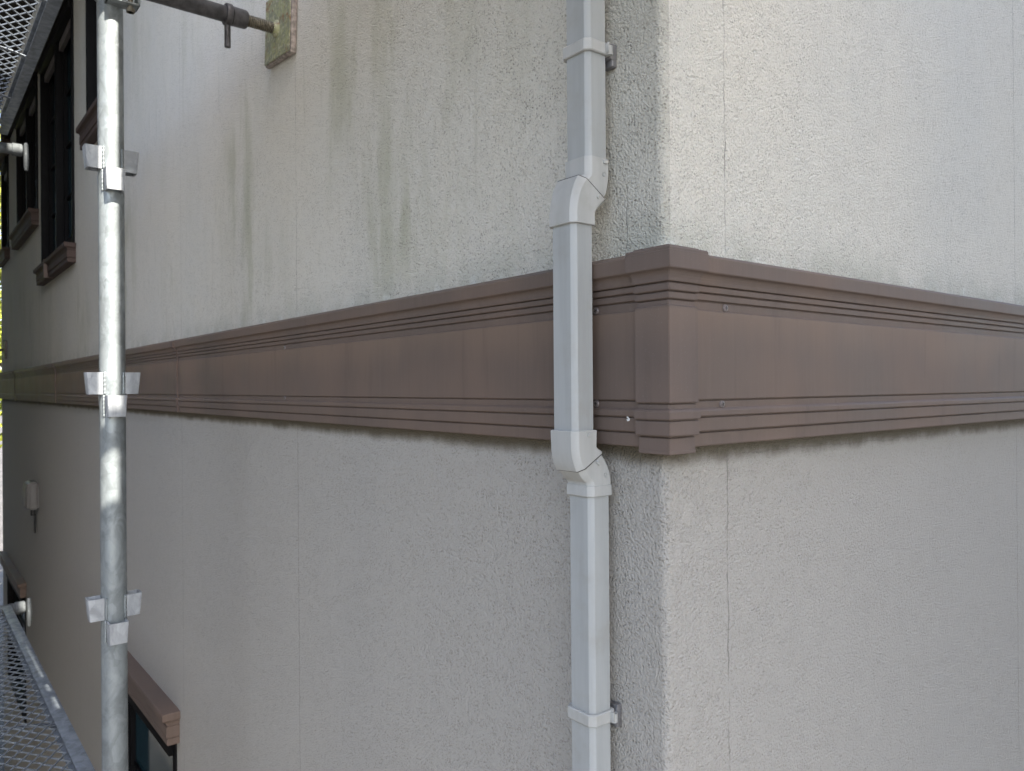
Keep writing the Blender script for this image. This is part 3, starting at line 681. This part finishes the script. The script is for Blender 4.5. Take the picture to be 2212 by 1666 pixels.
# unseen boards added overhead; their slot shapes the sun stripe on the pole
def plank(x0, x1, y0, y1, z, label):
    bm = bmesh.new(); box(bm, x0, x1, y0, y1, z, z+.035, .003); o = obj('scaffold_plank', bm, M['wood'])
    return tag(o, label, 'plank', 'planks laid overhead')
PZ = 1.03
def gx(zz): return PXc + (PZ-zz)/math.tan(SUN_EL)
YB = -.3385
plank(gx(.742)-.02, 2.4, YB, YB+.17, PZ, 'narrow board added overhead, unseen, to bound the sun stripe on its wall side')
def stripe_shaping_plank():
    """added board bounding the sun stripe; its two notches let sun onto the wedge pockets"""
    bm = bmesh.new(); e, nd = -.3725, -.430; xs = [gx(.742), gx(.520), gx(.425), gx(.065), gx(-.040), gx(-.262)]
    pts = [(-1.45, -.62), (2.4, -.62), (2.4, YB-.0005), (xs[5], YB-.0005), (xs[5], e), (xs[4], e), (xs[4], nd), (xs[3], nd), (xs[3], e), (xs[2], e), (xs[2], nd), (xs[1], nd), (xs[1], e), (xs[0], e), (xs[0], YB-.0005), (-1.45, YB-.0005)]
    a = [bm.verts.new((x, y, PZ)) for x, y in pts]; b = [bm.verts.new((x, y, PZ+.012)) for x, y in pts]
    for i in range(len(pts)): bm.faces.new((a[i], a[(i+1) % len(pts)], b[(i+1) % len(pts)], b[i]))
    bm.faces.new(a); bm.faces.new(b); bmesh.ops.triangulate(bm, faces=[f for f in bm.faces if len(f.verts) > 4])
    return obj('scaffold_plank', bm, M['wood'])
tag(stripe_shaping_plank(), 'notched board added overhead, unseen, to shape the sun stripe', 'plank', 'planks laid overhead')
plank(-1.10, 2.4, -.905, -.625, PZ, 'wide board added overhead, unseen, to shade the deck below')
bm = bmesh.new(); xx = (gx(-.112)+gx(-.165))/2; tube(bm, (xx, -1.0, PZ+.02), (xx, -.12, PZ+.02), .0210)  # cross tube added overhead to interrupt the sun stripe
tag(obj('stripe_break_tube', bm, M['galv']), 'tube added overhead, unseen, to break the sun stripe', 'scaffold tube')

# unseen sheet added right of the camera to keep sun off the end wall
bm = bmesh.new(); nn = 40
rings = []
for i in range(nn+1):
    y = -.17+4.2*i/nn; x = 2.0+.03*math.sin(y*5.1)+.02*math.sin(y*13)
    rings.append([(x, y, -ZC+.3), (x, y, 5.6), (x+.002, y, 5.6), (x+.002, y, -ZC+.3)])
loft(bm, rings)
tag(obj('sun_block_sheet', bm, M['sheet'], None, 40), 'pale sheet added out of view to keep the sun off the end wall', 'shading sheet')

# unseen sheet added outside the far bays to darken the far left wall
bm = bmesh.new(); rings = []
for i in range(61):
    x = -10.0+7.2*i/60; y = -1.16+.03*math.sin(x*4.7)+.02*math.sin(x*11)
    rings.append([(x, y, -ZC+.3), (x, y, 2.6), (x, y+.002, 2.6), (x, y+.002, -ZC+.3)])
loft(bm, rings)
tag(obj('light_block_sheet', bm, M['neighbour2'], None, 40), 'dark sheet added out of view to block light from the far left wall', 'shading sheet')

# trees beyond the house end
def tree(x, y, h, r, label):
    t = thing('tree', label, 'tree', (x, y, -ZC), 'trees beyond the house')
    bm = bmesh.new(); rings = []
    for k in range(6):
        u = k/5; rings.append([(x+.12*math.sin(u*3)+(.16-.10*u)*math.cos(a), y+(.16-.10*u)*math.sin(a), -ZC+h*.75*u) for a in [i*math.pi/5 for i in range(10)]])
    loft(bm, rings)
    for k in range(7):
        a = k*2.4; b0 = Vector((x+.1, y, -ZC+h*(.35+.05*k))); tube(bm, b0, b0+Vector((math.cos(a)*r*.7, math.sin(a)*r*.7, h*.18)), .05, 8, .015)
    obj('trunk', bm, M['bark'], t, 40)
    bm = bmesh.new()
    for k in range(7000):
        c = Vector((random.gauss(0, 1), random.gauss(0, 1), random.gauss(0, 1))).normalized()*(random.random()**.4)
        bumpy = .75+.25*math.sin(c.x*7)*math.cos(c.y*6+c.z*5)
        p = Vector((x+c.x*r*bumpy, y+c.y*r*bumpy, -ZC+h*.62+c.z*h*.36*bumpy)); q = Vector((random.random()-.5, random.random()-.5, random.random()-.5)).normalized(); s = .045+.05*random.random()
        e = q.orthogonal().normalized(); g_ = q.cross(e)
        bm.faces.new([bm.verts.new(p+e*s), bm.verts.new(p+g_*s*.5), bm.verts.new(p-e*s), bm.verts.new(p-g_*s*.5)])
    obj('crown', bm, M['leaf'], t)
tree(-12.5, .6, 8.5, 2.5, 'sunlit yellow green tree beyond the far end of the wall')
tree(-15.5, -2.5, 6.5, 2.4, 'broad tree standing left of the wall end')

# boards of the next lift, overhead on the left, and the level below the lower decks
for i, (y0, y1) in enumerate(((-.66, -.36), (-1.0, -.665))):
    for j, (x0, x1) in enumerate(((-4.7, -1.15), (-12.0, -4.75))):
        bm = bmesh.new(); box(bm, x0, x1, y0, y1, 2.30, 2.335, .003)
        tag(obj('scaffold_plank', bm, M['board']), ['near', 'far'][j]+' board of the next lift, on its '+['wall', 'outer'][i]+' side', 'plank', 'planks laid overhead')
dup(d_lo, (-2.04, (DY0+DY1)/2+.02, -2.60), 'lowest expanded metal deck glimpsed through the mesh above it')
for j, (x0, x1) in enumerate(((-4.7, -2.2), (-12.0, -4.75))):  # infill boards added to cut the light reaching the far left wall
    bm = bmesh.new(); box(bm, x0, x1, -.355, -.05, 2.302, 2.335, .003)
    tag(obj('scaffold_plank', bm, M['board']), ['near', 'far'][j]+' infill board added unseen against the wall to darken the far left', 'plank', 'planks laid overhead')
# neighbour across the narrow alley
nb = thing('neighbour_house', 'rendered neighbouring house across the narrow alley', 'house', (-2, -4.2, -ZC))
bm = bmesh.new(); box(bm, -14, .6, -8.5, -3.1, -ZC, 1.7); obj('wall', bm, M['neighbour'], nb)
bm = bmesh.new(); box(bm, -14, -3.6, -7.5, -2.1, -ZC, 4.6); obj('shade_wing', bm, M['neighbour2'], nb)  # projecting part added out of view to darken the far left wall
bm = bmesh.new(); loft(bm, [[(x, -8.9, 1.71), (x, -2.8, 1.71), (x, -5.8, 3.0)] for x in (-3.19, 1.0)]); obj('roof', bm, M['roof'], nb)
